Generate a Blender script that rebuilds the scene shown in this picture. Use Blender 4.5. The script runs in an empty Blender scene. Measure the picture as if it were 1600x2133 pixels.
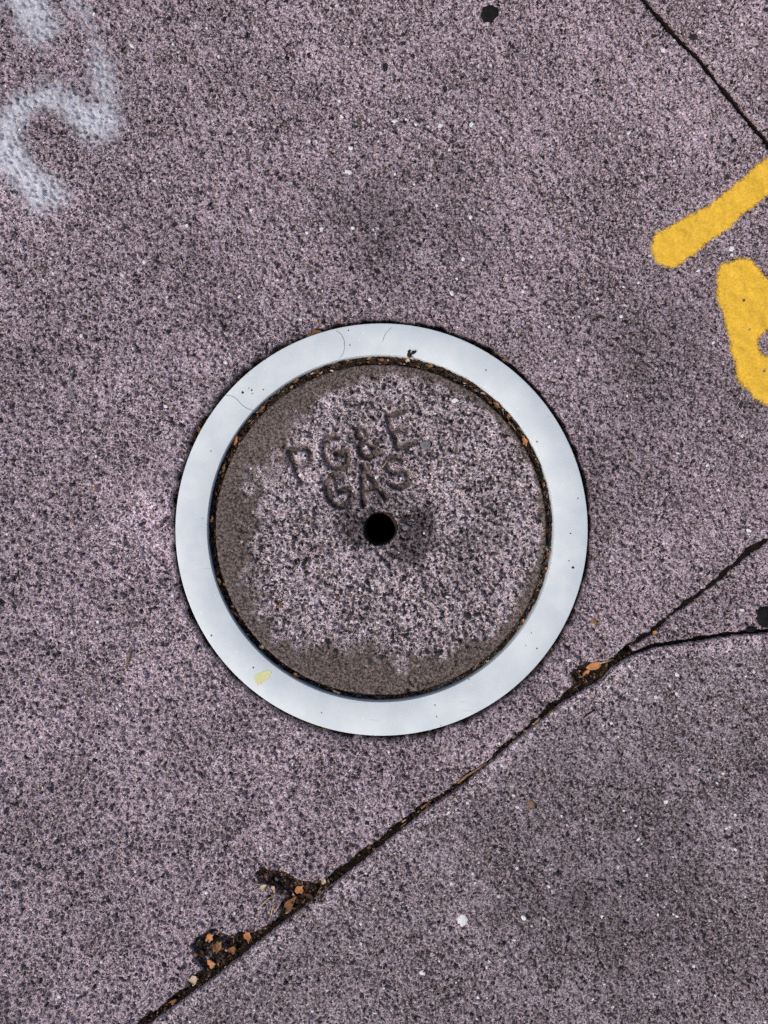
import bpy, bmesh, math, random
import numpy as np

# ------------------------------------------------------------------ camera, sky, sun, exposure
S = 0.28 / 858.0                                   # metres per photograph pixel on the ground
FRAME_H = 2133 * S
CAM_H = 0.62
scene = bpy.context.scene
C = scene.collection
cam_d = bpy.data.cameras.new('camera')
cam = bpy.data.objects.new('camera', cam_d)
C.objects.link(cam)
cam.location = (0, 0, CAM_H)
cam.rotation_euler = (0, 0, 0)
cam_d.sensor_fit = 'VERTICAL'
cam_d.sensor_height = 24.0
cam_d.lens = 24.0 * CAM_H / FRAME_H
cam_d.clip_start = 0.01
cam_d.clip_end = 500
scene.camera = cam

SUN_EL, SUN_AZ = math.radians(48), math.radians(232)   # azimuth from +Y, clockwise
world = bpy.data.worlds.new('World')
scene.world = world
world.use_nodes = True
wn = world.node_tree
sky = wn.nodes.new('ShaderNodeTexSky')
sky.sky_type = 'NISHITA'
sky.sun_disc = False
sky.sun_elevation = SUN_EL
sky.sun_rotation = SUN_AZ
sky.air_density = 1.0
sky.dust_density = 4.0
sky.ozone_density = 1.0
bg = wn.nodes['Background']
bg.inputs['Strength'].default_value = 0.10
wn.links.new(sky.outputs['Color'], bg.inputs['Color'])

sun_d = bpy.data.lights.new('sun', 'SUN')
sun_d.energy = 1.3
sun_d.angle = math.radians(14)
sun_d.color = (1.0, 0.95, 0.88)
sun = bpy.data.objects.new('sun', sun_d)
C.objects.link(sun)
sd = (math.sin(SUN_AZ) * math.cos(SUN_EL), math.cos(SUN_AZ) * math.cos(SUN_EL), math.sin(SUN_EL))
from mathutils import Vector
sun.rotation_euler = Vector(sd).to_track_quat('Z', 'Y').to_euler()
sun.location = (0, 0, 3)

scene.view_settings.view_transform = 'Standard'
scene.view_settings.look = 'None'
scene.view_settings.gamma = 1.0
scene.view_settings.use_curve_mapping = False
scene.view_settings.exposure = 0.35
scene.cycles.use_denoising = False
scene.render.filter_size = 1.2

# ------------------------------------------------------------------ helpers
rng = np.random.default_rng(7)
random.seed(7)

def W(px, py):
    "photograph pixel -> point on the ground plane (metres)"
    return (px - 800.0) * S, (1066.5 - py) * S

def tag(o, label=None, cat=None, group=None, kind=None):
    if label: o['label'] = label
    if cat: o['category'] = cat
    if group: o['group'] = group
    if kind: o['kind'] = kind
    return o

def link(o, parent=None):
    C.objects.link(o)
    if parent is not None: o.parent = parent
    return o

def empty(name, loc=(0, 0, 0)):
    o = bpy.data.objects.new(name, None)
    o.empty_display_size = 0.02
    o.location = loc
    return link(o)

def mesh_obj(name, V, F, mat, parent=None, smooth=True, attrs=None):
    V = np.asarray(V, dtype=np.float32).reshape(-1, 3)
    me = bpy.data.meshes.new(name)
    if isinstance(F, np.ndarray):
        n, k = F.shape
        me.vertices.add(len(V)); me.vertices.foreach_set('co', V.ravel())
        me.loops.add(n * k); me.loops.foreach_set('vertex_index', F.astype(np.int32).ravel())
        me.polygons.add(n)
        me.polygons.foreach_set('loop_start', (np.arange(n) * k).astype(np.int32))
        me.update(calc_edges=True)
    else:
        me.from_pydata([tuple(map(float, v)) for v in V], [], [tuple(map(int, f)) for f in F])
        me.update()
    if smooth:
        me.polygons.foreach_set('use_smooth', np.ones(len(me.polygons), dtype=bool))
    for nm, arr in (attrs or {}).items():
        a = me.attributes.new(nm, 'FLOAT', 'POINT')
        a.data.foreach_set('value', np.asarray(arr, dtype=np.float32))
    me.materials.append(mat)
    me.validate()
    return link(bpy.data.objects.new(name, me), parent)

# ---- numpy noise
def _hash(ix, iy, seed):
    h = (ix.astype(np.int64) * 374761393 + iy.astype(np.int64) * 668265263 + seed * 1442695041) & 0xFFFFFFFF
    h = ((h ^ (h >> 13)) * 1274126177) & 0xFFFFFFFF
    h = (h ^ (h >> 16)) & 0xFFFFFFFF
    h = (h * 2246822519) & 0xFFFFFFFF
    return ((h ^ (h >> 15)) & 0xFFFFFF).astype(np.float32) / np.float32(0xFFFFFF)

def vnoise(x, y, size, seed):
    u, v = x / size, y / size
    iu, iv = np.floor(u), np.floor(v)
    fu, fv = (u - iu).astype(np.float32), (v - iv).astype(np.float32)
    fu = fu * fu * (3 - 2 * fu); fv = fv * fv * (3 - 2 * fv)
    a = _hash(iu, iv, seed); b = _hash(iu + 1, iv, seed)
    c = _hash(iu, iv + 1, seed); d = _hash(iu + 1, iv + 1, seed)
    return (a * (1 - fu) + b * fu) * (1 - fv) + (c * (1 - fu) + d * fu) * fv - 0.5

def fbm(x, y, size, seed, oct=3):
    r = 0; amp = 1.0
    for k in range(oct):
        r = r + amp * vnoise(x + 3.1 * k, y - 1.7 * k, size / 2 ** k, seed + k)
        amp *= 0.55
    return r

def worley(x, y, size, seed):
    "distance to nearest jittered point (in cells) and that point's random value"
    u, v = x / size, y / size
    iu, iv = np.floor(u), np.floor(v)
    best = np.full(u.shape, 9.0, np.float32); rid = np.zeros(u.shape, np.float32)
    for du in (-1, 0, 1):
        for dv in (-1, 0, 1):
            cu, cv = iu + du, iv + dv
            d = np.hypot(u - cu - _hash(cu, cv, seed), v - cv - _hash(cu, cv, seed + 1)).astype(np.float32)
            m = d < best
            best = np.where(m, d, best)
            rid = np.where(m, _hash(cu, cv, seed + 2), rid)
    return best, rid

def sstep(a, b, x):
    t = np.clip((x - a) / (b - a), 0, 1)
    return t * t * (3 - 2 * t)

def poly_near(pts, X, Y):
    "distance to a polyline and nearest point (pts in metres)"
    best = np.full(X.shape, 1e9); nx = np.zeros_like(X); ny = np.zeros_like(Y)
    for (ax, ay), (bx, by) in zip(pts[:-1], pts[1:]):
        dx, dy = bx - ax, by - ay
        t = np.clip(((X - ax) * dx + (Y - ay) * dy) / (dx * dx + dy * dy), 0, 1)
        qx, qy = ax + t * dx, ay + t * dy
        d = np.hypot(X - qx, Y - qy)
        m = d < best
        best = np.where(m, d, best); nx = np.where(m, qx, nx); ny = np.where(m, qy, ny)
    return best, nx, ny

def capsule_sdf(pts, X, Y):
    "tapered stroke: pts = (x, y, r) in metres; negative inside"
    best = np.full(X.shape, 1e9)
    for (ax, ay, ar), (bx, by, br) in zip(pts[:-1], pts[1:]):
        dx, dy = bx - ax, by - ay
        t = np.clip(((X - ax) * dx + (Y - ay) * dy) / (dx * dx + dy * dy + 1e-12), 0, 1)
        d = np.hypot(X - ax - t * dx, Y - ay - t * dy) - (ar + (br - ar) * t)
        best = np.minimum(best, d)
    return best

def polygon_sdf(pts, X, Y):
    best, _, _ = poly_near(pts + [pts[0]], X, Y)
    ins = np.zeros(X.shape, bool)
    n = len(pts)
    for i in range(n):
        (ax, ay), (bx, by) = pts[i], pts[(i + 1) % n]
        c = ((ay > Y) != (by > Y)) & (X < (bx - ax) * (Y - ay) / (by - ay + 1e-15) + ax)
        ins ^= c
    return np.where(ins, -best, best)

# ------------------------------------------------------------------ materials
class Nodes:
    def __init__(self, name):
        self.mat = bpy.data.materials.new(name)
        self.mat.use_nodes = True
        self.t = self.mat.node_tree
        self.bsdf = self.t.nodes['Principled BSDF']
        self.bsdf.inputs['Specular IOR Level'].default_value = 0.15
        self.tc = self.new('ShaderNodeTexCoord')
        self.co = self.tc.outputs['Object']
    def new(self, typ, **kw):
        n = self.t.nodes.new(typ)
        for k, v in kw.items(): setattr(n, k, v)
        return n
    def lk(self, a, b): self.t.links.new(a, b)
    def put(self, sock, val):
        if isinstance(val, bpy.types.NodeSocket): self.lk(val, sock)
        else: sock.default_value = val
    def math(self, op, a, b=0.0, c=0.0, clamp=False):
        n = self.new('ShaderNodeMath', operation=op, use_clamp=clamp)
        self.put(n.inputs[0], a); self.put(n.inputs[1], b); self.put(n.inputs[2], c)
        return n.outputs[0]
    def range(self, v, a, b, lo=0.0, hi=1.0, smooth=True):
        n = self.new('ShaderNodeMapRange', interpolation_type='SMOOTHSTEP' if smooth else 'LINEAR')
        self.put(n.inputs['Value'], v)
        for k, x in (('From Min', a), ('From Max', b), ('To Min', lo), ('To Max', hi)): self.put(n.inputs[k], x)
        return n.outputs['Result']
    def noise(self, scale, detail=2, rough=0.5, co=None, dist=0.0):
        n = self.new('ShaderNodeTexNoise')
        self.lk(co or self.co, n.inputs['Vector'])
        n.inputs['Scale'].default_value = scale; n.inputs['Detail'].default_value = detail
        n.inputs['Roughness'].default_value = rough; n.inputs['Distortion'].default_value = dist
        return n.outputs['Fac'], n.outputs['Color']
    def voronoi(self, scale, co=None, feature='F1'):
        n = self.new('ShaderNodeTexVoronoi', feature=feature)
        self.lk(co or self.co, n.inputs['Vector'])
        n.inputs['Scale'].default_value = scale
        return n
    def mix(self, f, a, b, mode='MIX'):
        n = self.new('ShaderNodeMix', data_type='RGBA', blend_type=mode)
        self.put(n.inputs['Factor'], f)
        for s, v in ((n.inputs['A'], a), (n.inputs['B'], b)):
            if isinstance(v, tuple): v = (*v, 1.0) if len(v) == 3 else v
            self.put(s, v)
        return n.outputs['Result']
    def ramp(self, f, stops, interp='LINEAR'):
        n = self.new('ShaderNodeValToRGB')
        n.color_ramp.interpolation = interp
        el = n.color_ramp.elements
        while len(el) < len(stops): el.new(0.5)
        for e, (p, c) in zip(el, stops):
            e.position = p; e.color = (*c, 1.0) if len(c) == 3 else c
        self.lk(f, n.inputs['Fac'])
        return n.outputs['Color']
    def sep(self, col):
        n = self.new('ShaderNodeSeparateColor'); self.lk(col, n.inputs['Color'])
        return n.outputs
    def attr(self, name):
        n = self.new('ShaderNodeAttribute', attribute_name=name)
        return n.outputs['Fac']
    def scale_col(self, col, f):
        n = self.new('ShaderNodeVectorMath', operation='SCALE')
        self.lk(col, n.inputs[0]); self.put(n.inputs['Scale'], f)
        return n.outputs['Vector']
    def bump(self, h, dist, strength=1.0):
        n = self.new('ShaderNodeBump')
        n.inputs['Distance'].default_value = dist; n.inputs['Strength'].default_value = strength
        self.lk(h, n.inputs['Height']); self.lk(n.outputs['Normal'], self.bsdf.inputs['Normal'])
    def done(self, col, rough=0.85):
        self.put(self.bsdf.inputs['Base Color'], col if not isinstance(col, tuple) else (*col, 1.0))
        self.put(self.bsdf.inputs['Roughness'], rough)
        return self.mat

def warp(m, amount, scale):
    _, c = m.noise(scale, 2)
    a = m.new('ShaderNodeVectorMath', operation='SUBTRACT'); m.lk(c, a.inputs[0]); a.inputs[1].default_value = (.5, .5, .5)
    b = m.new('ShaderNodeVectorMath', operation='SCALE'); m.lk(a.outputs[0], b.inputs[0]); b.inputs['Scale'].default_value = amount
    d = m.new('ShaderNodeVectorMath', operation='ADD'); m.lk(m.co, d.inputs[0]); m.lk(b.outputs[0], d.inputs[1])
    return d.outputs[0]

def concrete(name, paste_a, paste_b, grain_scale=380.0, pit=0.5, dark=0.3, lid=False):
    m = Nodes(name)
    wc = warp(m, 0.0030, 480)
    v1 = m.voronoi(grain_scale, wc)
    c1 = m.sep(v1.outputs['Color'])
    blot, _ = m.noise(16, 3, 0.6)
    fine, _ = m.noise(110, 2, 0.55)
    n1, n1c = m.noise(grain_scale * 1.75, 3, 0.62, dist=0.6)
    nc = m.sep(n1c)
    # matrix: pale cement lace around dark sand
    thr = m.math('ADD', m.range(blot, 0.3, 0.7, pit + .022, pit - .022), m.math('MULTIPLY', m.math('SUBTRACT', fine, 0.5), -0.12))
    sand = m.range(n1, m.math('SUBTRACT', thr, .055), m.math('ADD', thr, .045), 1.0, 0.0)
    paste = m.mix(m.range(nc[1], 0.36, 0.64), paste_a, paste_b)
    sandc = m.ramp(nc[2], [(.30, (.014, .011, .010)), (.46, (.040, .031, .028)), (.58, (.105, .072, .056)), (.70, (.21, .145, .115))])
    col = m.mix(sand, paste, sandc)
    g1 = m.math('MULTIPLY', m.range(v1.outputs['Distance'], 0.47, 0.38), m.range(c1[0], dark - .02, dark + .02, 1.0, 0.0))
    grain1 = m.ramp(c1[1], [(0, (.012, .011, .011)), (.45, (.036, .031, .030)), (.68, (.10, .082, .080)), (.85, (.20, .155, .14)), (.93, (.34, .30, .31)), (.97, (.66, .66, .66))])
    col = m.mix(g1, col, grain1)
    if lid:
        wear = m.attr('wear')                         # 1 = worn to the aggregate, 0 = smooth cast skin
        sk, _ = m.noise(520, 3, 0.75)
        skin = m.mix(m.range(m.math('ADD', m.math('MULTIPLY', sk, .5), m.math('MULTIPLY', nc[1], .5)), .40, .60), (.036, .026, .022), (.225, .178, .162))
        wm = m.range(m.math('ADD', wear, m.math('MULTIPLY', m.math('SUBTRACT', fine, .5), 1.1)), .05, .95, smooth=False)
        wm = m.range(m.math('SUBTRACT', wm, m.math('MULTIPLY', m.math('SUBTRACT', nc[0], .5), 3.2)), .25, .75)
        col = m.mix(wm, skin, col)
    tint = m.attr('tint')                             # stains, pale worn patches, broad paler and darker areas
    big = m.range(blot, .25, .75, .91, 1.09)
    col = m.scale_col(col, m.math('MULTIPLY', big, m.math('ADD', 1.0, tint)))
    m.bump(n1, 0.0016, 0.7)
    return m.done(col, 0.9)

M = {}
M['slab'] = concrete('concrete_sandy', (.235, .175, .182), (.655, .530, .625), 470, 0.470, 0.22)
M['slab_b'] = concrete('concrete_broom', (.180, .142, .147), (.520, .435, .505), 440, 0.476, 0.20)
M['lid'] = concrete('concrete_lid', (.27, .210, .215), (.80, .675, .755), 390, 0.474, 0.20, lid=True)

def ring_material():
    m = Nodes('pale_polymer')
    a, _ = m.noise(40, 4, 0.6); b, _ = m.noise(260, 3, 0.6)
    col = m.mix(m.range(a, .3, .7), (.60, .655, .685), (.70, .745, .76))
    sp = m.voronoi(260); sc = m.sep(sp.outputs['Color'])
    spk = m.math('MULTIPLY', m.range(sp.outputs['Distance'], .22, .10), m.range(sc[0], .965, .975))
    col = m.mix(spk, col, (.14, .12, .12))
    sp2 = m.voronoi(420); s2 = m.sep(sp2.outputs['Color'])
    wsp = m.math('MULTIPLY', m.range(sp2.outputs['Distance'], .25, .1), m.range(s2[0], .95, .96))
    col = m.mix(wsp, col, (.88, .88, .88))
    # long faint scuffs
    mp = m.new('ShaderNodeMapping'); m.lk(m.co, mp.inputs['Vector'])
    mp.inputs['Rotation'].default_value = (0, 0, 0.7); mp.inputs['Scale'].default_value = (40, 700, 1)
    sn = m.new('ShaderNodeTexNoise'); m.lk(mp.outputs['Vector'], sn.inputs['Vector']); sn.inputs['Scale'].default_value = 1.0
    scf = m.math('MULTIPLY', m.range(sn.outputs['Fac'], .66, .74), m.range(a, .45, .65))
    col = m.mix(m.math('MULTIPLY', scf, .5), col, (.42, .38, .42))
    m.bump(b, 0.0001, 0.5)
    return m.done(col, m.range(b, .3, .7, .5, .7))
M['ring'] = ring_material()

def simple(name, a, b, scale, rough=0.8, dist=0.0004, detail=4):
    m = Nodes(name)
    n, _ = m.noise(scale, detail, 0.65)
    m.bump(n, dist, 0.8)
    return m.done(m.mix(m.range(n, .3, .7), a, b), rough)
M['soil'] = simple('dark_soil', (.004, .003, .003), (.022, .015, .011), 700, 0.95, 0.001)
M['iron'] = simple('dark_pipe', (.012, .010, .009), (.035, .028, .024), 120, 0.8)
M['sleeve'] = simple('dirty_hole_wall', (.018, .012, .010), (.085, .060, .050), 350, 0.9, .001)
M['gum'] = simple('blackened_gum', (.005, .005, .005), (.016, .014, .015), 300, 0.9)
M['leaf_orange'] = simple('leaf_orange', (.42, .17, .065), (.62, .29, .13), 260, 0.6)
M['leaf_brown'] = simple('leaf_brown', (.13, .060, .028), (.30, .15, .075), 300, 0.7)
M['leaf_dark'] = simple('leaf_dark', (.030, .017, .011), (.085, .045, .026), 300, 0.75)
M['leaf_tan'] = simple('leaf_tan', (.44, .32, .21), (.66, .52, .38), 260, 0.65)
M['straw'] = simple('straw', (.40, .27, .15), (.62, .46, .30), 300, 0.6)
M['twig'] = simple('twig', (.16, .085, .05), (.30, .17, .10), 300, 0.75)
M['needle'] = simple('needle', (.15, .075, .035), (.36, .20, .11), 300, 0.6)
M['hair'] = simple('hair', (.05, .04, .04), (.09, .07, .06), 300, 0.5)
M['black_bit'] = simple('black_bit', (.008, .007, .007), (.03, .022, .018), 500, 0.7)
M['stone_white'] = simple('stone_quartz', (.62, .62, .62), (.84, .84, .82), 500, 0.45)
M['stone_dark'] = simple('stone_basalt', (.014, .015, .016), (.045, .045, .047), 500, 0.6)
M['stone_grey'] = simple('stone_grey', (.13, .125, .14), (.22, .21, .23), 500, 0.7)
M['stone_brown'] = simple('stone_brown', (.16, .085, .05), (.28, .16, .10), 500, 0.7)
M['stone_beige'] = simple('stone_beige', (.40, .33, .28), (.56, .48, .42), 500, 0.7)

def litter_material(name, k):
    m = Nodes(name)
    n, _ = m.noise(500, 3, .6)
    col = m.ramp(m.attr('rnd'), [(0, (.006, .004, .003)), (.55, (.022, .012, .008)), (.78, (.075, .036, .019)), (.92, (.20, .105, .055)), (.98, (.45, .33, .22))])
    m.bump(n, .0004, .6)
    return m.done(m.scale_col(m.mix(m.range(n, .3, .7, 0, .5), col, (.02, .013, .010)), k), .75)
M['litter'] = litter_material('leaf_litter', 1.0)
M['litter_brown'] = litter_material('leaf_litter_brown', 1.5)

def aggregate_material():
    m = Nodes('loose_aggregate')
    n, _ = m.noise(900, 3, .6)
    col = m.ramp(m.attr('rnd'), [(0, (.012, .012, .013)), (.5, (.035, .033, .034)), (.75, (.10, .085, .08)), (.88, (.20, .15, .13)), (.93, (.30, .26, .27)), (.97, (.74, .74, .74))])
    m.bump(n, .0003, .6)
    return m.done(m.scale_col(col, m.range(n, .3, .7, .7, 1.25)), .65)
M['aggregate'] = aggregate_material()

def paint(name, a, b, soft, lo, wid=.16, top=1.0):
    m = Nodes(name)
    cov = m.attr('cov')
    f, _ = m.noise(650, 3, .7); g, _ = m.noise(120, 3, .6)
    grit = m.math('ADD', m.math('MULTIPLY', m.math('SUBTRACT', f, .5), soft), m.math('MULTIPLY', m.math('SUBTRACT', g, .5), soft * .6))
    al = m.range(m.math('ADD', cov, grit), lo - wid, lo + wid, 0.0, top)
    col = m.mix(m.range(f, .3, .7), a, b)
    m.bump(f, .0001, .5)
    m.done(col, .75)
    tr = m.new('ShaderNodeBsdfTransparent'); mx = m.new('ShaderNodeMixShader')
    m.lk(al, mx.inputs[0]); m.lk(tr.outputs[0], mx.inputs[1]); m.lk(m.bsdf.outputs[0], mx.inputs[2])
    m.lk(mx.outputs[0], m.t.nodes['Material Output'].inputs['Surface'])
    return m.mat
M['paint_yellow'] = paint('paint_yellow', (.70, .40, .030), (.90, .56, .070), 1.1, .46, .30)
M['paint_white'] = paint('paint_white', (.60, .61, .70), (.78, .79, .86), 1.3, .55, .60, .80)
M['paint_pale'] = paint('paint_pale_yellow', (.62, .62, .30), (.70, .70, .38), 1.0, .45)

# ------------------------------------------------------------------ the pavement
CX, CY = W(795, 1103)                    # centre of the white ring
R_OUT, R_IN, R_LID = 0.1400, 0.1179, 0.1132
IX, IY = W(793.5, 1100.5)                # centre of its opening
QX, QY = W(793.5, 1103.5)                # centre of the lid
R_HOLE = 0.0114
HX, HY = W(793, 1101)

A_px = [(-12000, 11460), (200, 2222), (316, 2133), (447, 2039), (572, 1939), (760, 1794), (887, 1690), (956, 1644), (1022, 1590), (1075, 1544),
        (1137, 1494), (1178, 1462), (1250, 1419), (1287, 1384), (1316, 1368), (1366, 1349), (1403, 1344), (1444, 1337),
        (1537, 1323), (1600, 1318), (1900, 1290), (13000, 200)]
C_px = [(1319, 1345), (1337, 1331), (1359, 1321), (1369, 1310), (1412, 1272), (1487, 1219), (1537, 1175), (1569, 1147), (1600, 1128), (1760, 1008), (2040, 800), (13000, -7400)]
M_px = [p for p in A_px if p[0] < 1300] + C_px
B_px = [(-9000, -11860), (1347, 0), (1381, 41), (1444, 106), (1500, 172), (1550, 234), (1600, 293), (2080, 850), (13000, 13360)]
toW = lambda pts: [W(*p) for p in pts]
A, Cc, Mm, B = toW(A_px), toW(C_px), toW(M_px), toW(B_px)

H = 0.00074
def axis(half, far=4.0, n=34):
    core = np.arange(-half, half + H / 2, H)
    k = np.linspace(0, 1, n + 1)[1:]
    e = half + (far - half) * k ** 3.2 + H * np.arange(1, n + 1)
    return np.concatenate([-e[::-1], core, e])
xs, ys = axis(0.272), axis(0.360)
X, Y = np.meshgrid(xs, ys)                # rows = y
spx = np.gradient(xs)[None, :] * np.ones_like(Y); spy = np.gradient(ys)[:, None] * np.ones_like(X)
FADE = np.clip(1.6 * H / np.maximum(spx, spy), 0, 1).astype(np.float32)
PX, PY = X / S + 800, 1066.5 - Y / S      # the same points in photograph pixels

# relief shared by every slab
JX, JY = X + .0026 * vnoise(X, Y, .0022, 15) * FADE, Y + .0026 * vnoise(X, Y, .0022, 16) * FADE
w1, r1 = worley(JX, JY, 0.0030, 11)
w2, r2 = worley(JX, JY, 0.0062, 21)
REL = (0.0016 * vnoise(X, Y, 0.11, 1) + 0.0007 * vnoise(X, Y, 0.03, 2) + 0.0009 * fbm(X, Y, 0.0065, 3, 2) * FADE
       + 0.0012 * vnoise(X, Y, 0.0019, 6) * FADE
       - 0.0020 * FADE * sstep(.52, .20, w1) * (r1 > .55)
       - 0.0024 * FADE * sstep(.32, .13, w2) * (r2 > .80))

def side(curve, above):
    "signed distance to a left-to-right curve, positive on the wanted side, plus nearest point"
    d, nx, ny = poly_near(curve, X, Y)
    yc = np.interp(X, [p[0] for p in curve], [p[1] for p in curve])
    s = np.where(Y > yc, d, -d)
    return (s if above else -s), nx, ny

EDGE_N = (fbm(X, Y, 0.008, 40, 3)).astype(np.float32)

def build_slab(name, cons, mat, zoff, tint, extra=None, parent=None, depth=0.045, rel=1.0):
    """cons = [(signed distance, nearest x, nearest y, offset, edge roughness, edge radius)]"""
    D = np.full(X.shape, 1e9); GX = np.zeros_like(X); GY = np.zeros_like(X)
    ZE = np.zeros_like(X)
    for (s, nx, ny, off, rough, rad) in cons:
        d = s - off - rough * EDGE_N * FADE
        sx, sy = (X - nx), (Y - ny)
        L = np.hypot(sx, sy) + 1e-9
        sg = np.sign(s)
        m = d < D
        D = np.where(m, d, D); GX = np.where(m, sg * sx / L, GX); GY = np.where(m, sg * sy / L, GY)
        t = np.clip(1 - d / rad, 0, 1)
        ZE = np.minimum(ZE, -rad * 0.8 * (1 - np.sqrt(np.clip(1 - t * t, 0, 1))))
    Z = zoff + REL * rel + ZE
    if extra is not None: Z = Z + extra
    keep_v = D > 0
    # faces with at least one vertex on the slab; outside vertices slide back to the edge and drop: the side wall
    f = keep_v[:-1, :-1] | keep_v[1:, :-1] | keep_v[:-1, 1:] | keep_v[1:, 1:]
    out = ~keep_v
    XX = np.where(out, X - GX * D, X); YY = np.where(out, Y - GY * D, Y)
    ZZ = np.where(out, zoff - depth, Z)
    idx = np.arange(X.size).reshape(X.shape)
    q = np.stack([idx[:-1, :-1][f], idx[:-1, 1:][f], idx[1:, 1:][f], idx[1:, :-1][f]], 1)
    used = np.unique(q)
    remap = np.zeros(X.size, np.int64); remap[used] = np.arange(len(used))
    V = np.stack([XX.ravel()[used], YY.ravel()[used], ZZ.ravel()[used]], 1)
    o = mesh_obj(name, V, remap[q], mat, parent, attrs={'tint': tint.ravel()[used]})
    return o, Z, D

ground_r = []
def ring_fan(radii_z, n, cx, cy):
    V, F = [], []
    for k, (r, z) in enumerate(radii_z):
        for i in range(n):
            a = 2 * math.pi * i / n
            V.append((cx + r * math.cos(a), cy + r * math.sin(a), z))
    for k in range(len(radii_z) - 1):
        for i in range(n):
            j = (i + 1) % n
            F.append((k * n + i, (k + 1) * n + i, (k + 1) * n + j, k * n + j))
    return V, F

gV, gF = ring_fan([(0.112, -0.30), (0.112, -0.031), (0.139, -0.031), (0.1402, -0.012), (0.150, -0.014), (0.152, -0.032), (0.6, -0.032), (2, -0.032), (4.2, -0.032), (8, -0.032), (60, -0.032)], 128, CX, CY)
ground = mesh_obj('ground', gV, gF, M['soil'])
tag(ground, kind='structure')

pavement = empty('pavement'); tag(pavement, kind='structure')

def blots(lst):
    t = np.zeros_like(X)
    for (bx, by, r, a) in lst:
        wx, wy = W(bx, by)
        d = np.hypot(X - wx, Y - wy) / (r * S) + 0.9 * fbm(X, Y, r * S * .6, 60 + int(bx) % 17, 3)
        t += a * np.clip(1 - d, 0, 1) ** 1.2
    return t

# signed distances
sA, axn, ayn = side(A, True)
sM, mxn, myn = side(Mm, True)
sB, bxn, byn = side(B, True)
sC, cxn, cyn = side(Cc, True)
dR = np.hypot(X - CX, Y - CY)
ringc = (dR, CX * np.ones_like(X), CY * np.ones_like(X))

gap = np.interp(PX, [-3000, 200, 447, 600, 760, 890, 1000, 1075, 1180, 1235, 1290, 1322, 1400, 1600, 4000],
                [17, 18, 16, 16, 18, 13, 8, 9, 15, 21, 15, 6, 6, 7, 12]) * S

# broken-out corners along the joint (filled with leaf litter later) and hairline cracks
spall = np.zeros_like(X)
SP = [([(528, 1822), (548, 1808), (600, 1822), (640, 1838), (690, 1832), (725, 1818), (660, 1880), (590, 1925), (582, 1892), (596, 1868), (566, 1852)], .0050),
      ([(398, 1985), (408, 1958), (440, 1936), (475, 1948), (520, 1944), (570, 1925), (480, 2005), (400, 2062), (385, 2050), (420, 2020)], .0050),
      ([(1188, 1402), (1212, 1384), (1240, 1380), (1275, 1378), (1262, 1412), (1190, 1450), (1196, 1425)], .0045),
      ([(330, 2105), (352, 2090), (372, 2080), (340, 2120), (310, 2140)], .004)]
for poly, dep in SP:
    sd_ = polygon_sdf(toW(poly), X, Y) + 0.0022 * fbm(X, Y, 0.007, 80, 3)
    spall -= dep * sstep(0.0012, -0.0022, sd_) * (1 + 0.5 * fbm(X, Y, .004, 84, 2))
for pts, dep, wd in [([(1176, 1343), (1190, 1356), (1206, 1366), (1216, 1378), (1229, 1382)], .0022, .0006),
                     ([(452, 690), (470, 700), (492, 705)], .001, .0005)]:
    d_, _, _ = poly_near(toW(pts), X, Y)
    spall -= dep * sstep(wd * 2.2, wd * .5, d_ + .0004 * EDGE_N)
# grain-sized pits seen in the photograph
for (bx, by, rx, ry, dep) in [(803, 135, 7, 13, .003), (928, 183, 5, 8, .003), (788, 562, 7, 7, .003), (861, 500, 8, 5, .0025), (1448, 72, 11, 8, .002), (610, 960, 1, 1, 0)]:
    wx, wy = W(bx, by)
    q_ = np.hypot((X - wx) / (rx * S), (Y - wy) / (ry * S)) + .5 * EDGE_N
    spall -= dep * sstep(1.25, .6, q_)

tint_main = blots([(310, 1090, 140, .55), (320, 1380, 150, .40), (290, 890, 150, .28), (560, 1600, 150, .20), (460, 740, 110, .25), (1340, 800, 330, -.26), (800, 520, 260, -.26), (1500, 620, 120, -.2), (1616, 717, 44, -.45),  # broadly paler left of the ring, darker above and right
                   (1340, 1050, 180, -.12), (960, 480, 140, -.15), (760, 450, 150, -.22), (420, 560, 200, -.12), (150, 1150, 220, .10), (700, 90, 260, .16), (1180, 120, 300, .10),
                   (1430, 260, 60, .25), (60, 420, 200, .16), (100, 1480, 200, .14), (1070, 1440, 120, -.12)])
tint_main += -0.30 * sstep(R_OUT + 0.0085, R_OUT + .0015, dR + .0045 * fbm(X, Y, .012, 93, 3))     # grime band hugging the ring
zmain, Zm, Dm = build_slab('slab', [(sM, mxn, myn, gap, .0024, .0036), (-sB, bxn, byn, 6 * S, .0012, .0026), (dR, ringc[1], ringc[2], R_OUT + 0.0029, .0034, .0032)],
                           M['slab'], 0.0, tint_main, spall, pavement)
band = sstep(0.016, 0.004, -sA + .006 * EDGE_N) * .42
tint_low = band + blots([(1150, 1620, 160, -.15), (1400, 1500, 200, .10), (900, 1950, 240, .08), (1350, 1830, 330, -.25), (1250, 1450, 90, .18), (1000, 2080, 200, -.1), (760, 1850, 70, .2), (1520, 1360, 80, .25), (1200, 1880, 60, -.3)])
zlow, Zl, Dl = build_slab('slab', [(-sA, axn, ayn, 0.0, .0005, .0018)], M['slab_b'], 0.0006, tint_low, None, pavement, rel=.8)
zur, Zu, Du = build_slab('slab', [(sB, bxn, byn, 6 * S, .0012, .0026), (sA, axn, ayn, 10 * S, .001, .003)], M['slab'], -0.0006, blots([(1520, 60, 120, .15)]), spall, pavement)
big_x = np.where(X < W(1319, 0)[0], -1.0, 1.0)
wedge_s = np.where(X < W(1318, 0)[0], -np.abs(sC) - .001, -sC)
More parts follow.
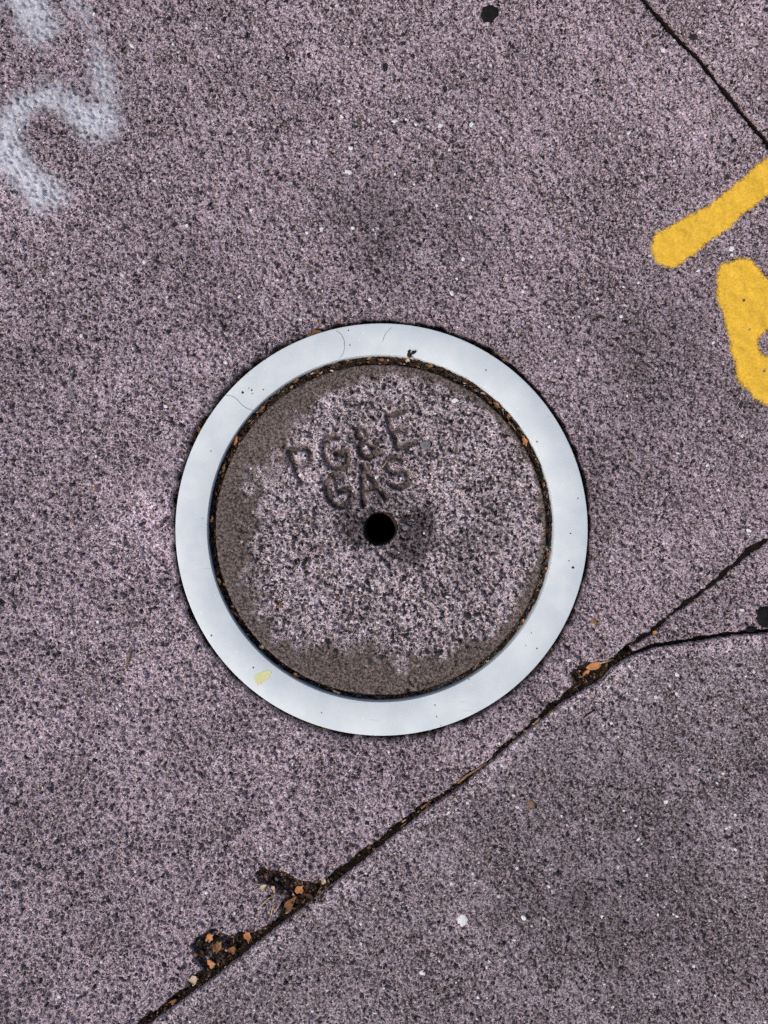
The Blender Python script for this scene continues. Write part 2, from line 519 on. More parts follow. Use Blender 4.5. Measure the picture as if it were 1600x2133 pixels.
zwe, Zw, Dw = build_slab('slab', [(wedge_s, cxn, cyn, 3.5 * S, .0014, .0028), (sA, axn, ayn, 7.5 * S, .0014, .0024), (-sB, bxn, byn, 5 * S, .001, .003)],
                         M['slab'], -0.0014, blots([(1560, 1240, 80, -.1)]), None, pavement)
zmain['label'] = 'large concrete slab around the white ring'
zlow['label'] = 'smoother concrete slab below the diagonal joint'
zur['label'] = 'concrete slab beyond the joint in the upper right corner'
zwe['label'] = 'broken-off wedge of concrete between the two cracks'

# black soil standing in the joints and cracks
def joint_fill(curve_px, x0, x1, lo, hi, z, name='joint_soil'):
    "strip of soil from lo to hi pixels above the curve, between two x positions"
    xq = np.arange(x0, x1, 2.4)
    yq = np.interp(xq, [p[0] for p in curve_px], [p[1] for p in curve_px])
    dx_, dy_ = np.gradient(xq), np.gradient(yq)
    L_ = np.hypot(dx_, dy_); nx_, ny_ = dy_ / L_, -dx_ / L_
    lo_, hi_ = (np.interp(xq, *v) if isinstance(v, tuple) else np.full(len(xq), float(v)) for v in (lo, hi))
    m_ = 9; V = []
    for k_ in range(m_):
        t_ = k_ / (m_ - 1); off = lo_ + (hi_ - lo_) * t_
        ax_, ay_ = W(xq + nx_ * off, yq + ny_ * off)
        zz = z + .0016 * fbm(ax_, ay_, .006, 200, 3) + .001 * vnoise(ax_, ay_, .0016, 205) - .0012 * (1 - (2 * t_ - 1) ** 2)
        V.append(np.stack([ax_, ay_, zz], 1))
    V = np.concatenate(V); n_ = len(xq)
    F = [(k_ * n_ + i, k_ * n_ + i + 1, (k_ + 1) * n_ + i + 1, (k_ + 1) * n_ + i) for k_ in range(m_ - 1) for i in range(n_ - 1)]
    o = mesh_obj(name, V, F, M['soil'], ground)
    return o
joint_fill(B_px, 1200, 1800, -9, 9, -.0044)
joint_fill(C_px, 1322, 1800, -7, 8, -.0042)
joint_fill(A_px, 1312, 1900, -1.5, 10, -.0042)
joint_fill(A_px, 120, 1316, -1.5, ([120, 447, 600, 760, 890, 1000, 1075, 1180, 1235, 1290, 1316], [24, 22, 22, 24, 19, 14, 15, 21, 27, 21, 12]), -.0056)

def height(wx, wy):
    i = int(np.clip(np.searchsorted(ys, wy), 1, len(ys) - 1)); j = int(np.clip(np.searchsorted(xs, wx), 1, len(xs) - 1))
    for Z_, D_ in ((Zm, Dm), (Zl, Dl), (Zu, Du), (Zw, Dw)):
        if D_[i, j] > 0: return float(Z_[i - 1:i + 1, j - 1:j + 1].max())
    return -0.006

def slab_at(wx, wy):
    i = int(np.clip(np.searchsorted(ys, wy), 1, len(ys) - 1)); j = int(np.clip(np.searchsorted(xs, wx), 1, len(xs) - 1))
    for o, D_ in ((zmain, Dm), (zlow, Dl), (zur, Du), (zwe, Dw)):
        if D_[i, j] > 0.0008: return o
    return None

# ------------------------------------------------------------------ paint lying on the slabs
def film(Z, n=1):
    "paint bridges the pores: local maxima, then softened"
    for op in ('max',) * n + ('mean',) * (n + 1):
        P_ = np.pad(Z, 1, mode='edge')
        sh = [P_[a:a + Z.shape[0], b:b + Z.shape[1]] for a in range(3) for b in range(3)]
        Z = np.maximum.reduce(sh) if op == 'max' else sum(sh) / 9.0
    return Z

def paint_sheet(name, cov, Zs, Ds, mat, parent, label, lift=0.00022, lim=.06, fill=True):
    if fill: Zs = np.maximum(film(film(Zs)), Zs)
    sel = (cov > lim) & (Ds > 0.0002)
    f = sel[:-1, :-1] & sel[1:, :-1] & sel[:-1, 1:] & sel[1:, 1:]
    idx = np.arange(X.size).reshape(X.shape)
    q = np.stack([idx[:-1, :-1][f], idx[:-1, 1:][f], idx[1:, 1:][f], idx[1:, :-1][f]], 1)
    used = np.unique(q); remap = np.zeros(X.size, np.int64); remap[used] = np.arange(len(used))
    V = np.stack([X.ravel()[used], Y.ravel()[used], Zs.ravel()[used] + lift], 1)
    o = mesh_obj(name, V, remap[q], mat, parent, attrs={'cov': cov.ravel()[used]})
    o['label'] = label
    return o

def caps(lst): return [(*W(a, b), r * S) for a, b, r in lst]
wob = 0.0016 * fbm(X, Y, .012, 70, 3)
y1 = capsule_sdf(caps([(1398, 517, 39), (1440, 490, 34), (1494, 453, 28), (1600, 366, 28), (1760, 240, 28)]), X, Y) + wob
paint_sheet('paint_mark', sstep(.0042, -.0042, y1), Zm, Dm, M['paint_yellow'], zmain, 'yellow painted bar slanting up to the right')
y2 = polygon_sdf(toW([(1492, 585), (1503, 556), (1538, 540), (1563, 545), (1600, 586), (1655, 640), (1695, 720), (1685, 800), (1640, 836), (1600, 840), (1573, 830), (1541, 795), (1526, 730), (1498, 628)]), X, Y)
hx_, hy_ = W(1614, 717)
y2 = np.maximum(y2, 30 * S - np.hypot((X - hx_) / 1.15, Y - hy_)) + wob
cov2 = sstep(.0042, -.0042, y2)
for (a, b, r) in [(1550, 625, 4), (1562, 686, 3.5), (1592, 772, 4)]:
    wx, wy = W(a, b); cov2 = cov2 * (1 - .9 * sstep(r * S * 1.5, r * S * .4, np.hypot(X - wx, Y - wy)))
paint_sheet('paint_mark', cov2, Zm, Dm, M['paint_yellow'], zmain, 'rounded yellow painted letter cut by the right edge')
wsoft = .008 * fbm(X, Y, .02, 72, 3)
def soft(lst, amp, fe=.0115):
    return amp * sstep(fe, -fe, capsule_sdf(caps(lst), X, Y) + wsoft)
wa = soft([(40, -40, 38), (62, 12, 34), (92, 64, 30)], .80)
paint_sheet('paint_mark', wa, Zm, Dm, M['paint_white'], zmain, 'small white spray paint dab in the upper left corner', lim=.05, fill=False)
wb = np.maximum(soft([(108, 200, 24), (150, 222, 32), (196, 250, 33), (220, 252, 22)], 1.0), soft([(222, 236, 22), (219, 190, 20), (212, 125, 16), (196, 66, 14), (160, -10, 14)], .80))
paint_sheet('paint_mark', wb, Zm, Dm, M['paint_white'], zmain, 'hooked white spray paint stroke near the upper left corner', lim=.05, lift=.00034, fill=False)
wcv = soft([(40, 232, 26), (16, 262, 34), (8, 312, 36), (46, 362, 28), (88, 402, 32), (114, 410, 20)], 1.0)
paint_sheet('paint_mark', wcv, Zm, Dm, M['paint_white'], zmain, 'curved white spray paint stroke on the left edge', lim=.05, fill=False)

# ------------------------------------------------------------------ white ring (valve box frame)
def revolve(name, prof, n, mat, parent, c_out, c_in=None, closed=True, blend=None):
    V, F = [], []
    for k, (r, z) in enumerate(prof):
        cx, cy = c_out if not blend or not blend[k] else c_in
        for i in range(n):
            a = 2 * math.pi * i / n
            V.append((cx + r * math.cos(a), cy + r * math.sin(a), z))
    m = len(prof)
    for k in range(m if closed else m - 1):
        k2 = (k + 1) % m
        for i in range(n):
            j = (i + 1) % n
            F.append((k * n + i, k * n + j, k2 * n + j, k2 * n + i))
    return mesh_obj(name, V, F, mat, parent, smooth=True)

frame = empty('valve_box', (0, 0, 0))
tag(frame, 'smooth pale grey-white ring set flush in the concrete pavement', 'valve box')
ZR = 0.0012
bev = 0.0007
prof = [(R_OUT, -.030), (R_OUT, ZR - bev), (R_OUT - bev * .3, ZR - bev * .3), (R_OUT - bev, ZR), (R_IN + bev * .8, ZR), (R_IN + bev * .25, ZR - bev * .25), (R_IN, ZR - bev * .8),
        (R_IN, -.0125), (.1085, -.0125), (.1085, -.030)]
blend = [0, 0, 0, 0, 1, 1, 1, 1, 1, 0]
rim = revolve('rim', prof, 360, M['ring'], frame, (CX, CY), (IX, IY), True, blend)
import bmesh as _b
me = rim.data
me.polygons.foreach_set('use_smooth', np.ones(len(me.polygons), bool))
try:
    me.set_sharp_from_angle(angle=math.radians(30))
except Exception:
    pass
revolve('barrel', [(.1085, -.0301), (.1085, -.26), (.02, -.26), (.001, -.26)], 96, M['iron'], frame, (CX, CY), closed=False)

# the yellow smudge on the ring
def flat_blob(name, outline_px, z, mat, parent, cov_soft=6, step=.0006):
    pts = toW(outline_px)
    x0, x1 = min(p[0] for p in pts) - .002, max(p[0] for p in pts) + .002
    y0, y1_ = min(p[1] for p in pts) - .002, max(p[1] for p in pts) + .002
    gx, gy = np.meshgrid(np.arange(x0, x1, step), np.arange(y0, y1_, step))
    cov = sstep(.0012, -.0012, polygon_sdf(pts, gx, gy) + .0009 * fbm(gx, gy, .003, 5, 2))
    sel = cov > .05
    f = sel[:-1, :-1] & sel[1:, :-1] & sel[:-1, 1:] & sel[1:, 1:]
    idx = np.arange(gx.size).reshape(gx.shape)
    q = np.stack([idx[:-1, :-1][f], idx[:-1, 1:][f], idx[1:, 1:][f], idx[1:, :-1][f]], 1)
    used = np.unique(q); remap = np.zeros(gx.size, np.int64); remap[used] = np.arange(len(used))
    V = np.stack([gx.ravel()[used], gy.ravel()[used], np.full(len(used), z)], 1)
    return mesh_obj(name, V, remap[q], mat, parent, attrs={'cov': cov.ravel()[used]})
o = flat_blob('paint_smudge', [(531, 1412), (535, 1404), (552, 1398), (563, 1395), (566, 1401), (560, 1412), (545, 1422), (536, 1428)], ZR + .00012, M['paint_pale'], frame)
o['label'] = 'pale yellow smudge on the ring'

for (a, b, r) in [(506, 818, 3.4), (525, 813, 2.2), (526, 821, 1.5), (549, 812, 1.6), (519, 809, 1.2), (1193, 1182, 3.2), (1184, 1168, 1.4), (441, 1323, 2.2), (528, 1390, 1.8), (909, 1492, 1.6), (726, 689, 1.5), (1203, 1038, 1.6), (1188, 1111, 1.5), (1118, 1350, 1.6), (440, 940, 1.4)]:
    wx, wy = W(a, b); V, F = [], []
    for sc, z_ in ((1.0, -.0001), (.7, .0003)):
        for i in range(7):
            t_ = 6.2832 * i / 7; rr = r * S * sc * random.uniform(.7, 1.25)
            V.append((wx + rr * math.cos(t_), wy + rr * math.sin(t_), ZR + z_))
    F = [(i, (i + 1) % 7, 7 + (i + 1) % 7, 7 + i) for i in range(7)] + [tuple(range(7, 14))]
    mesh_obj('dirt_speck', V, F, M['black_bit'], frame)

# ------------------------------------------------------------------ concrete lid with the stamped words
def strokes():
    "letters of the stamp, each as polylines in a unit box (x right, y up)"
    def arc(cx, cy, rx, ry, a0, a1, n=9):
        return [(cx + rx * math.cos(math.radians(a0 + (a1 - a0) * i / n)), cy + ry * math.sin(math.radians(a0 + (a1 - a0) * i / n))) for i in range(n + 1)]
    return {
        'P': [[(.05, 0), (.05, 1), (.45, 1)] + arc(.45, .74, .22, .26, 90, -90) + [(.05, .48)]],
        'G': [arc(.42, .5, .40, .5, 50, 330, 14) + [(.78, .45), (.45, .45)]],
        '&': [[(.80, 0), (.22, .72)] + arc(.38, .80, .17, .19, 200, -60, 10) + [(.10, .42)] + arc(.35, .24, .28, .24, 150, 330, 8) + [(.74, .42)]],
        'E': [[(.70, 1), (.05, 1), (.05, 0), (.72, 0)], [(.05, .52), (.58, .52)]],
        'A': [[(0, 0), (.38, 1), (.76, 0)], [(.14, .36), (.62, .36)]],
        'S': [arc(.36, .74, .30, .26, 30, 250, 9) + arc(.36, .25, .32, .26, 70, -150, 10)],
    }
L = strokes()
# (letter, lower-left corner px, height px, width px); each line climbs to the right
def place(ch, ox, oy, hgt, wid, ang):
    ca, sa = math.cos(ang), math.sin(ang)
    res = []
    for pl in L[ch]:
        res.append([W(ox + (x * wid) * ca - (y * hgt) * sa * -1 * -1, oy - (x * wid) * sa - (y * hgt) * ca) for x, y in pl])
    return res
ANG = math.radians(19)
letters = []
for ch, ox, oy, hg, wd in [('P', 622, 1006, 70, 62), ('G', 686, 984, 72, 62), ('&', 752, 958, 66, 56), ('E', 826, 934, 70, 62),
                           ('G', 690, 1062, 68, 66), ('A', 757, 1052, 80, 64), ('S', 818, 1020, 66, 60)]:
    letters.append(place(ch, ox, oy, hg, wd, ANG))

xl = np.arange(-R_LID - 4 * H, R_LID + 4 * H, H * 1.0)
LX, LY = np.meshgrid(xl + QX, xl + QY)
lr = np.hypot(LX - QX, LY - QY); hr = np.hypot(LX - HX, LY - HY) + .0011 * fbm(LX, LY, .005, 171, 3)
th = np.degrees(np.arctan2(LY - QY, LX - QX)) % 360
rimw = np.interp(th, [0, 25, 55, 85, 110, 135, 160, 185, 205, 225, 245, 262, 285, 305, 325, 345, 360],
                 [8, 6, 9, 16, 24, 48, 58, 48, 40, 26, 46, 60, 46, 26, 20, 14, 8]) * S
wear = np.clip(((R_LID - lr) / rimw + .95 * fbm(LX, LY, .018, 110, 4) - .30) / 2.1, 0, 1)
JX, JY = LX + .003 * vnoise(LX, LY, .0024, 115), LY + .003 * vnoise(LX, LY, .0024, 116)
w1, r1 = worley(JX, JY, 0.0034, 111)
w2, r2 = worley(JX, JY, 0.0075, 121)
relL = (.0016 * vnoise(LX, LY, .05, 101) + wear * (.0012 * fbm(LX, LY, .007, 103, 2) + .0015 * vnoise(LX, LY, .0021, 106)
        - .0026 * sstep(.5, .2, w1) * (r1 > .48) - .0026 * sstep(.36, .15, w2) * (r2 > .75))
        + (1 - wear) * .00025 * vnoise(LX, LY, .0021, 107) - .0007 * wear)
# worn lattice of shallow dimples cast into the lid, fading out towards the left
def lattice(ang_a, ang_b, sp_):
    wxn, wyn = LX + .0012 * fbm(LX, LY, .012, 180, 2), LY + .0012 * fbm(LX, LY, .012, 184, 2)
    a_ = (-math.sin(ang_a) * wxn + math.cos(ang_a) * wyn) / sp_; b_ = (-math.sin(ang_b) * wxn + math.cos(ang_b) * wyn) / sp_
    return sstep(.42, .12, np.hypot((a_ % 1) - .5, (b_ % 1) - .5))
dim = lattice(math.radians(-34), math.radians(52), .0058)
dim = dim * np.interp(LX, [QX - .08, QX - .02, QX + .05], [.25, .65, 1.0]) * sstep(-.25, .15, fbm(LX, LY, .02, 188, 2)) * sstep(.04, .0, LY - QY)
relL -= .0017 * dim * wear
carve = np.zeros_like(LX)
ln = .0007 * fbm(LX, LY, .004, 130, 3)
for lt in letters:
    for pl in lt:
        d_, _, _ = poly_near(pl, LX, LY)
        carve = np.maximum(carve, sstep(.0031, .0008, d_ + ln) * (1.0 + .25 * vnoise(LX, LY, .012, 132)))
relL = relL * (1 - .5 * np.clip(carve, 0, 1)) - .0046 * np.clip(carve, 0, 1.2)
wear = wear * (1 - .66 * np.clip(carve, 0, 1)) * (1 - .42 * dim)  # letter grooves and dimples mixed towards the darker skin colour
# worm-like trowel mark and notches near the lower rim
for pts, wd, dep in [([(862, 1430), (852, 1418), (853, 1408), (866, 1397), (880, 1390), (895, 1385)], .0006, .0016), ([(866, 1412), (870, 1420), (878, 1424), (895, 1422)], .0005, .0012),
                     ([(882, 1428), (905, 1420), (925, 1412), (945, 1400), (955, 1390), (952, 1378)], .0006, .0014), ([(852, 1438), (858, 1446)], .0011, .003),
                     ([(786, 1446), (792, 1434), (797, 1436)], .0009, .0022), ([(873, 1430), (874, 1436)], .0008, .002)]:
    d_, _, _ = poly_near(toW(pts), LX, LY)
    relL -= dep * sstep(wd * 2, wd * .5, d_ + .3 * ln)
eR = np.clip(1 - (R_LID - lr + .0010 * fbm(LX, LY, .009, 140, 3)) / .0022, 0, 1)
eH = np.clip(1 - (hr - R_HOLE) / .0020, 0, 1)
ZLID = -0.0022
LZ = ZLID + relL - .0018 * (1 - np.sqrt(1 - eR ** 2)) - .0016 * (1 - np.sqrt(1 - eH ** 2))
tintL = np.zeros_like(LX)
for (bx, by, r, a) in [(865, 1120, 50, -.75), (840, 1150, 50, -.65), (745, 1090, 48, -.55), (730, 1110, 60, -.3), (800, 1045, 55, -.45), (880, 1085, 40, -.5), (770, 1130, 40, -.5), (715, 1025, 50, -.3), (960, 1180, 90, -.2), (920, 1000, 60, .22), (560, 1260, 140, .12),
                       (620, 930, 90, .12), (820, 1290, 120, .12), (1040, 1100, 80, -.2), (920, 860, 120, -.15)]:
    wx, wy = W(bx, by)
    d_ = np.hypot(LX - wx, LY - wy) / (r * S) + .8 * fbm(LX, LY, r * S * .5, 150 + int(bx) % 13, 3)
    tintL += a * np.clip(1.15 - d_, 0, 1)
tintL = np.clip(tintL, -.72, .4)
outR = lr > R_LID; outH = hr < R_HOLE
VX = np.where(outR, QX + (LX - QX) / lr * R_LID, LX); VY = np.where(outR, QY + (LY - QY) / lr * R_LID, LY)
hrs = np.maximum(hr, 1e-6)
VX = np.where(outH, HX + (LX - HX) / hrs * R_HOLE, VX); VY = np.where(outH, HY + (LY - HY) / hrs * R_HOLE, VY)
VZ = np.where(outR, -.0118, np.where(outH, -.040, LZ))
ok = ~(outR | outH)
f = ok[:-1, :-1] | ok[1:, :-1] | ok[:-1, 1:] | ok[1:, 1:]
idx = np.arange(LX.size).reshape(LX.shape)
q = np.stack([idx[:-1, :-1][f], idx[:-1, 1:][f], idx[1:, 1:][f], idx[1:, :-1][f]], 1)
used = np.unique(q); remap = np.zeros(LX.size, np.int64); remap[used] = np.arange(len(used))
lid = empty('utility_cover', (0, 0, 0))
tag(lid, 'round worn concrete lid stamped PG&E GAS with a black hole at its centre', 'cover')
mesh_obj('cover_body', np.stack([VX.ravel()[used], VY.ravel()[used], VZ.ravel()[used]], 1), remap[q], M['lid'], lid,
         attrs={'tint': tintL.ravel()[used], 'wear': wear.ravel()[used]})
# rough sleeve of the lifting hole and the lid's underside
n = 72; V, F = [], []
prof = [(R_HOLE * 1.0, -.006), (R_HOLE * .97, -.009), (R_HOLE * .93, -.016), (R_HOLE * .90, -.026), (R_HOLE * .90, -.045), (.105, -.045), (.1075, -.0122)]
for k, (r, z) in enumerate(prof):
    for i in range(n):
        a = 2 * math.pi * i / n
        rr = r * (1 + (.05 * math.sin(3 * a + k) + random.uniform(-.04, .04)) * (1 if 0 < k < 5 else 0))
        V.append((HX + rr * math.cos(a), HY + rr * math.sin(a), z))
for k in range(len(prof) - 1):
    for i in range(n):
        j = (i + 1) % n
        F.append((k * n + i, k * n + j, (k + 1) * n + j, (k + 1) * n + i))
mesh_obj('hole_sleeve', V, F, M['sleeve'], lid)['label'] = 'dark lining of the centre hole'

def lid_height(wx, wy):
    j = int(np.clip(np.searchsorted(xl + QX, wx), 1, len(xl) - 1)); i = int(np.clip(np.searchsorted(xl + QY, wy), 1, len(xl) - 1))
    return float(LZ[i - 1:i + 1, j - 1:j + 1].max())

# ------------------------------------------------------------------ stones
def stone_geo(rx, ry, h, k=8, jit=.22):
    "a low irregular pebble: foot, shoulder, crown"
    V = []; a0 = random.uniform(0, 6.28)
    rad = [1 + random.uniform(-jit, jit) for _ in range(k)]
    for sc, z in ((1.0, -h * 1.2), (.97, h * .25), (.60, h)):
        for i in range(k):
            a = 2 * math.pi * i / k
            V.append((rx * rad[i] * sc * math.cos(a), ry * rad[i] * sc * math.sin(a), z + random.uniform(-.15, .15) * h))
    F = []
    for lv in range(2):
        for i in range(k):
            j = (i + 1) % k
            F.append((lv * k + i, lv * k + j, (lv + 1) * k + j, (lv + 1) * k + i))
    F.append(tuple(2 * k + i for i in range(k)))
    c, s = math.cos(a0), math.sin(a0)
    return V, F

def stone(px, py, dpx, dpy, kind, rot=None, on_lid=False, proud=.0004, label=None):
    wx, wy = W(px, py)
    V, F = stone_geo(dpx * S / 2, dpy * S / 2, .0005)
    a = random.uniform(0, 6.28) if rot is None else math.radians(rot)
    c, s = math.cos(a), math.sin(a)
    if on_lid: par, z = lid, lid_height(wx, wy)
    else:
        par = slab_at(wx, wy)
        if par is None: return None
        z = height(wx, wy)
    V = [(wx + x * c - y * s, wy + x * s + y * c, z - .0004 + proud * .6 + zz) for x, y, zz in V]
    o = mesh_obj('stone', V, F, M['stone_' + kind], par, smooth=False)
    if label: o['label'] = label
    return o

for (a, b, w, h_) in [(731, 309, 10, 9), (936, 312, 11, 10), (725, 359, 15, 9), (670, 478, 11, 9), (736, 475, 7, 9), (965, 540, 10, 8), (952, 581, 7, 6), (941, 610, 10, 12),
                      (771, 624, 8, 7), (626, 665, 7, 7), (981, 452, 7, 9), (711, 242, 7, 14), (823, 252, 7, 12), (867, 258, 6, 8), (917, 262, 8, 12), (983, 259, 10, 10), (345, 846, 9, 7),
                      (280, 1066, 7, 7), (470, 755, 9, 8), (1525, 518, 12, 10), (1090, 607, 9, 8), (1205, 750, 8, 7), (645, 295, 6, 8), (640, 485, 8, 7), (300, 545, 8, 8), (275, 95, 6, 14),
                      (455, 118, 9, 9), (1145, 680, 7, 7), (1295, 660, 8, 8), (1185, 1375, 9, 7), (1410, 1405, 9, 7), (1040, 1548, 6, 6), (810, 1567, 6, 6), (605, 1395, 6, 6), (360, 1240, 6, 6),
                      (250, 1470, 7, 7), (1255, 1510, 7, 8), (1090, 1910, 11, 9), (880, 2025, 14, 10), (1300, 1690, 8, 8), (1560, 1105, 12, 6), (940, 1840, 7, 9), (985, 1820, 6, 6), (1010, 790, 6, 6), (390, 470, 9, 7), (520, 265, 8, 8), (170, 700, 8, 8), (200, 950, 9, 6)]:
    stone(a, b, w * 1.05, h_ * 1.05, 'white')
for (a, b, w, h_) in [(803, 135, 12, 24), (928, 183, 9, 15), (1448, 72, 20, 13), (788, 562, 12, 12), (861, 500, 15, 9)]:
    stone(a, b, w, h_, 'dark', 0, proud=.0012)  # dark stones fill the pits, their colour standing in for the shade inside
stone(963, 1915, 25, 27, 'white', 0, proud=.001, label='large white pebble set in the smoother slab')
for (a, b, w, h_, k) in [(637, 547, 12, 13, 'beige'), (1237, 1295, 17, 15, 'brown'), (332, 902, 10, 8, 'dark'), (375, 885, 8, 10, 'dark'), (525, 673, 8, 12, 'dark'), (470, 730, 9, 8, 'dark'), (463, 790, 12, 9, 'dark'),
                         (350, 690, 10, 10, 'dark'), (402, 740, 9, 7, 'dark'), (1060, 690, 9, 9, 'dark'), (900, 597, 9, 10, 'dark'), (926, 600, 8, 9, 'dark'), (200, 1017, 12, 8, 'brown'), (150, 820, 14, 14, 'grey'),
                         (1325, 735, 10, 8, 'dark'), (1300, 1455, 9, 8, 'dark'), (1275, 1465, 9, 7, 'dark'), (460, 1050, 7, 7, 'dark'), (110, 1120, 12, 8, 'dark'), (300, 1090, 9, 7, 'dark'), (150, 1010, 14, 10, 'dark'),
                         (740, 265, 9, 12, 'dark'), (1105, 1675, 18, 16, 'brown'), (1165, 1683, 12, 10, 'dark'), (1055, 1715, 16, 8, 'dark'), (710, 1460, 6, 6, 'dark'), (815, 985, 1, 1, 'dark')]:
    if w > 2: stone(a, b, w, h_, k)
for (a, b, w, h_, k, r) in [(887, 927, 26, 17, 'grey', 15), (949, 1065, 12, 15, 'dark', 0), (878, 799, 14, 13, 'dark', 0), (510, 990, 15, 14, 'grey', 0), (914, 1363, 14, 10, 'dark', 30), (835, 1294, 13, 8, 'grey', 0), (907, 1311, 12, 9, 'dark', 30),
                            (793, 1370, 12, 12, 'dark', 0), (990, 829, 10, 10, 'dark', 0), (976, 831, 9, 9, 'dark', 0), (949, 833, 13, 12, 'white', 0), (812, 849, 11, 9, 'dark', 0), (962, 875, 14, 10, 'dark', 30), (1014, 892, 7, 7, 'dark', 0), (788, 926, 10, 10, 'dark', 0),
                            (499, 1162, 8, 7, 'dark', 0), (565, 1292, 9, 14, 'dark', 0), (565, 1307, 10, 8, 'grey', 0), (660, 1100, 10, 8, 'dark', 0), (677, 1093, 12, 10, 'grey', 0), (785, 994, 11, 8, 'white', 0), (951, 969, 6, 6, 'white', 0), (863, 849, 8, 8, 'dark', 0), (657, 842, 8, 10, 'dark', 0),
                            (845, 1100, 14, 12, 'grey', 0), (496, 1217, 12, 9, 'grey', 0), (985, 1330, 8, 6, 'white', 0), (865, 1376, 11, 8, 'brown', 40), (580, 1262, 18, 13, 'brown', 40), (1105, 1160, 9, 9, 'dark', 0), (965, 1235, 12, 9, 'dark', 0), (975, 1285, 14, 10, 'dark', 20), (912, 945, 9, 9, 'dark', 0), (661, 945, 6, 6, 'white', 0)]:
    stone(a, b, w, h_, k, r, on_lid=True)

PAINT = np.maximum.reduce([sstep(.0022, -.0022, y1), cov2, (wa > .5) * 1., (wb > .5) * 1., (wcv > .5) * 1.])
def painted(wx, wy):
    i = int(np.clip(np.searchsorted(ys, wy), 1, len(ys) - 1)); j = int(np.clip(np.searchsorted(xs, wx), 1, len(xs) - 1))
    return PAINT[i, j] > .4

def aggregate(parent, n, test, hfun, bounds):
    V, F, A_ = [], [], []
    x0, x1, y0, y1_ = bounds
    c = 0
    while c < n:
        wx, wy = random.uniform(x0, x1), random.uniform(y0, y1_)
        if not test(wx, wy): continue
        c += 1
        r = random.choice((.0007, .0009, .0009, .0011, .0013, .0017)) * random.uniform(.8, 1.2)
        k = random.choice((5, 6, 7)); a0 = random.uniform(0, 6.28); ec = random.uniform(.6, 1)
        z = hfun(wx, wy) - .0002; base = len(V); rv = random.random()
        ca, sa = math.cos(a0), math.sin(a0)
        rad = [r * random.uniform(.75, 1.2) for _ in range(k)]
        for sc, zz in ((1, -.0005), (.62, .00035)):
            for i in range(k):
                a = 6.2832 * i / k
                x, y = rad[i] * sc * math.cos(a), rad[i] * sc * ec * math.sin(a)
                V.append((wx + x * ca - y * sa, wy + x * sa + y * ca, z + zz)); A_.append(rv)
        for i in range(k):
            j = (i + 1) % k
            F.append((base + i, base + j, base + k + j, base + k + i))
        F.append(tuple(base + k + i for i in range(k)))
    o = mesh_obj('aggregate', V, F, M['aggregate'], parent, smooth=False, attrs={'rnd': A_})
    o['kind'] = 'stuff'
    return o
hw, hh = .27, .358
aggregate(zmain, 6500, lambda x, y: slab_at(x, y) is zmain and not painted(x, y), height, (-hw, hw, -hh, hh))
aggregate(zlow, 2600, lambda x, y: slab_at(x, y) is zlow, height, (-hw, hw, -hh, hh))
aggregate(zur, 220, lambda x, y: slab_at(x, y) is zur, height, (.16, hw, .2, hh))
aggregate(zwe, 150, lambda x, y: slab_at(x, y) is zwe, height, (.16, hw, -.1, 0))
def on_lid_worn(x, y):
    if math.hypot(x - QX, y - QY) > R_LID - .004 or math.hypot(x - HX, y - HY) < R_HOLE + .003: return False
    j = int(np.searchsorted(xl + QX, x)); i = int(np.searchsorted(xl + QY, y))
    return wear[i, j] > random.uniform(.3, 1.2)
aggregate(lid, 1500, on_lid_worn, lid_height, (QX - R_LID, QX + R_LID, QY - R_LID, QY + R_LID))

# ------------------------------------------------------------------ gum spots
def gum(px, py, dx, dy, label):
    wx, wy = W(px, py); k = 40; V, F = [], []
    lv = ((1.0, -.0008), (.93, .0004), (.7, .0009), (.35, .0011))
    ph = [random.uniform(0, 6.28) for _ in range(3)]
    z0 = height(wx, wy)
    for sc, z in lv:
        for i in range(k):
            a = 6.2832 * i / k
            r = sc * (1 + .08 * math.sin(2 * a + ph[0]) + .06 * math.sin(3 * a + ph[1]) + .04 * math.sin(7 * a + ph[2]))
            V.append((wx + dx * S / 2 * r * math.cos(a), wy + dy * S / 2 * r * math.sin(a), z0 + z + random.uniform(-.0001, .0001)))
    for l in range(len(lv) - 1):
        for i in range(k):
            j = (i + 1) % k
            F.append((l * k + i, l * k + j, (l + 1) * k + j, (l + 1) * k + i))
    F.append(tuple((len(lv) - 1) * k + i for i in range(k)))
    return tag(mesh_obj('gum_spot', V, F, M['gum']), label, 'gum', 'black gum spots')
gum(1020, 28, 40, 36, 'black round gum spot near the top edge of the pavement')
gum(1598, 1286, 50, 44, 'black gum spot on the broken concrete wedge at the right edge')
gum(1566, 1311, 26, 12, 'small dark gum smear on the crack beside the larger black spot')

# ------------------------------------------------------------------ leaves, twigs, needles, hairs
def surf(px, py):
    wx, wy = W(px, py)
    d = math.hypot(wx - CX, wy - CY); di = math.hypot(wx - IX, wy - IY)
    if math.hypot(wx - QX, wy - QY) < R_LID: return lid_height(wx, wy)
    if di < R_IN: return -.006
    if d < R_OUT: return ZR
    return height(wx, wy)

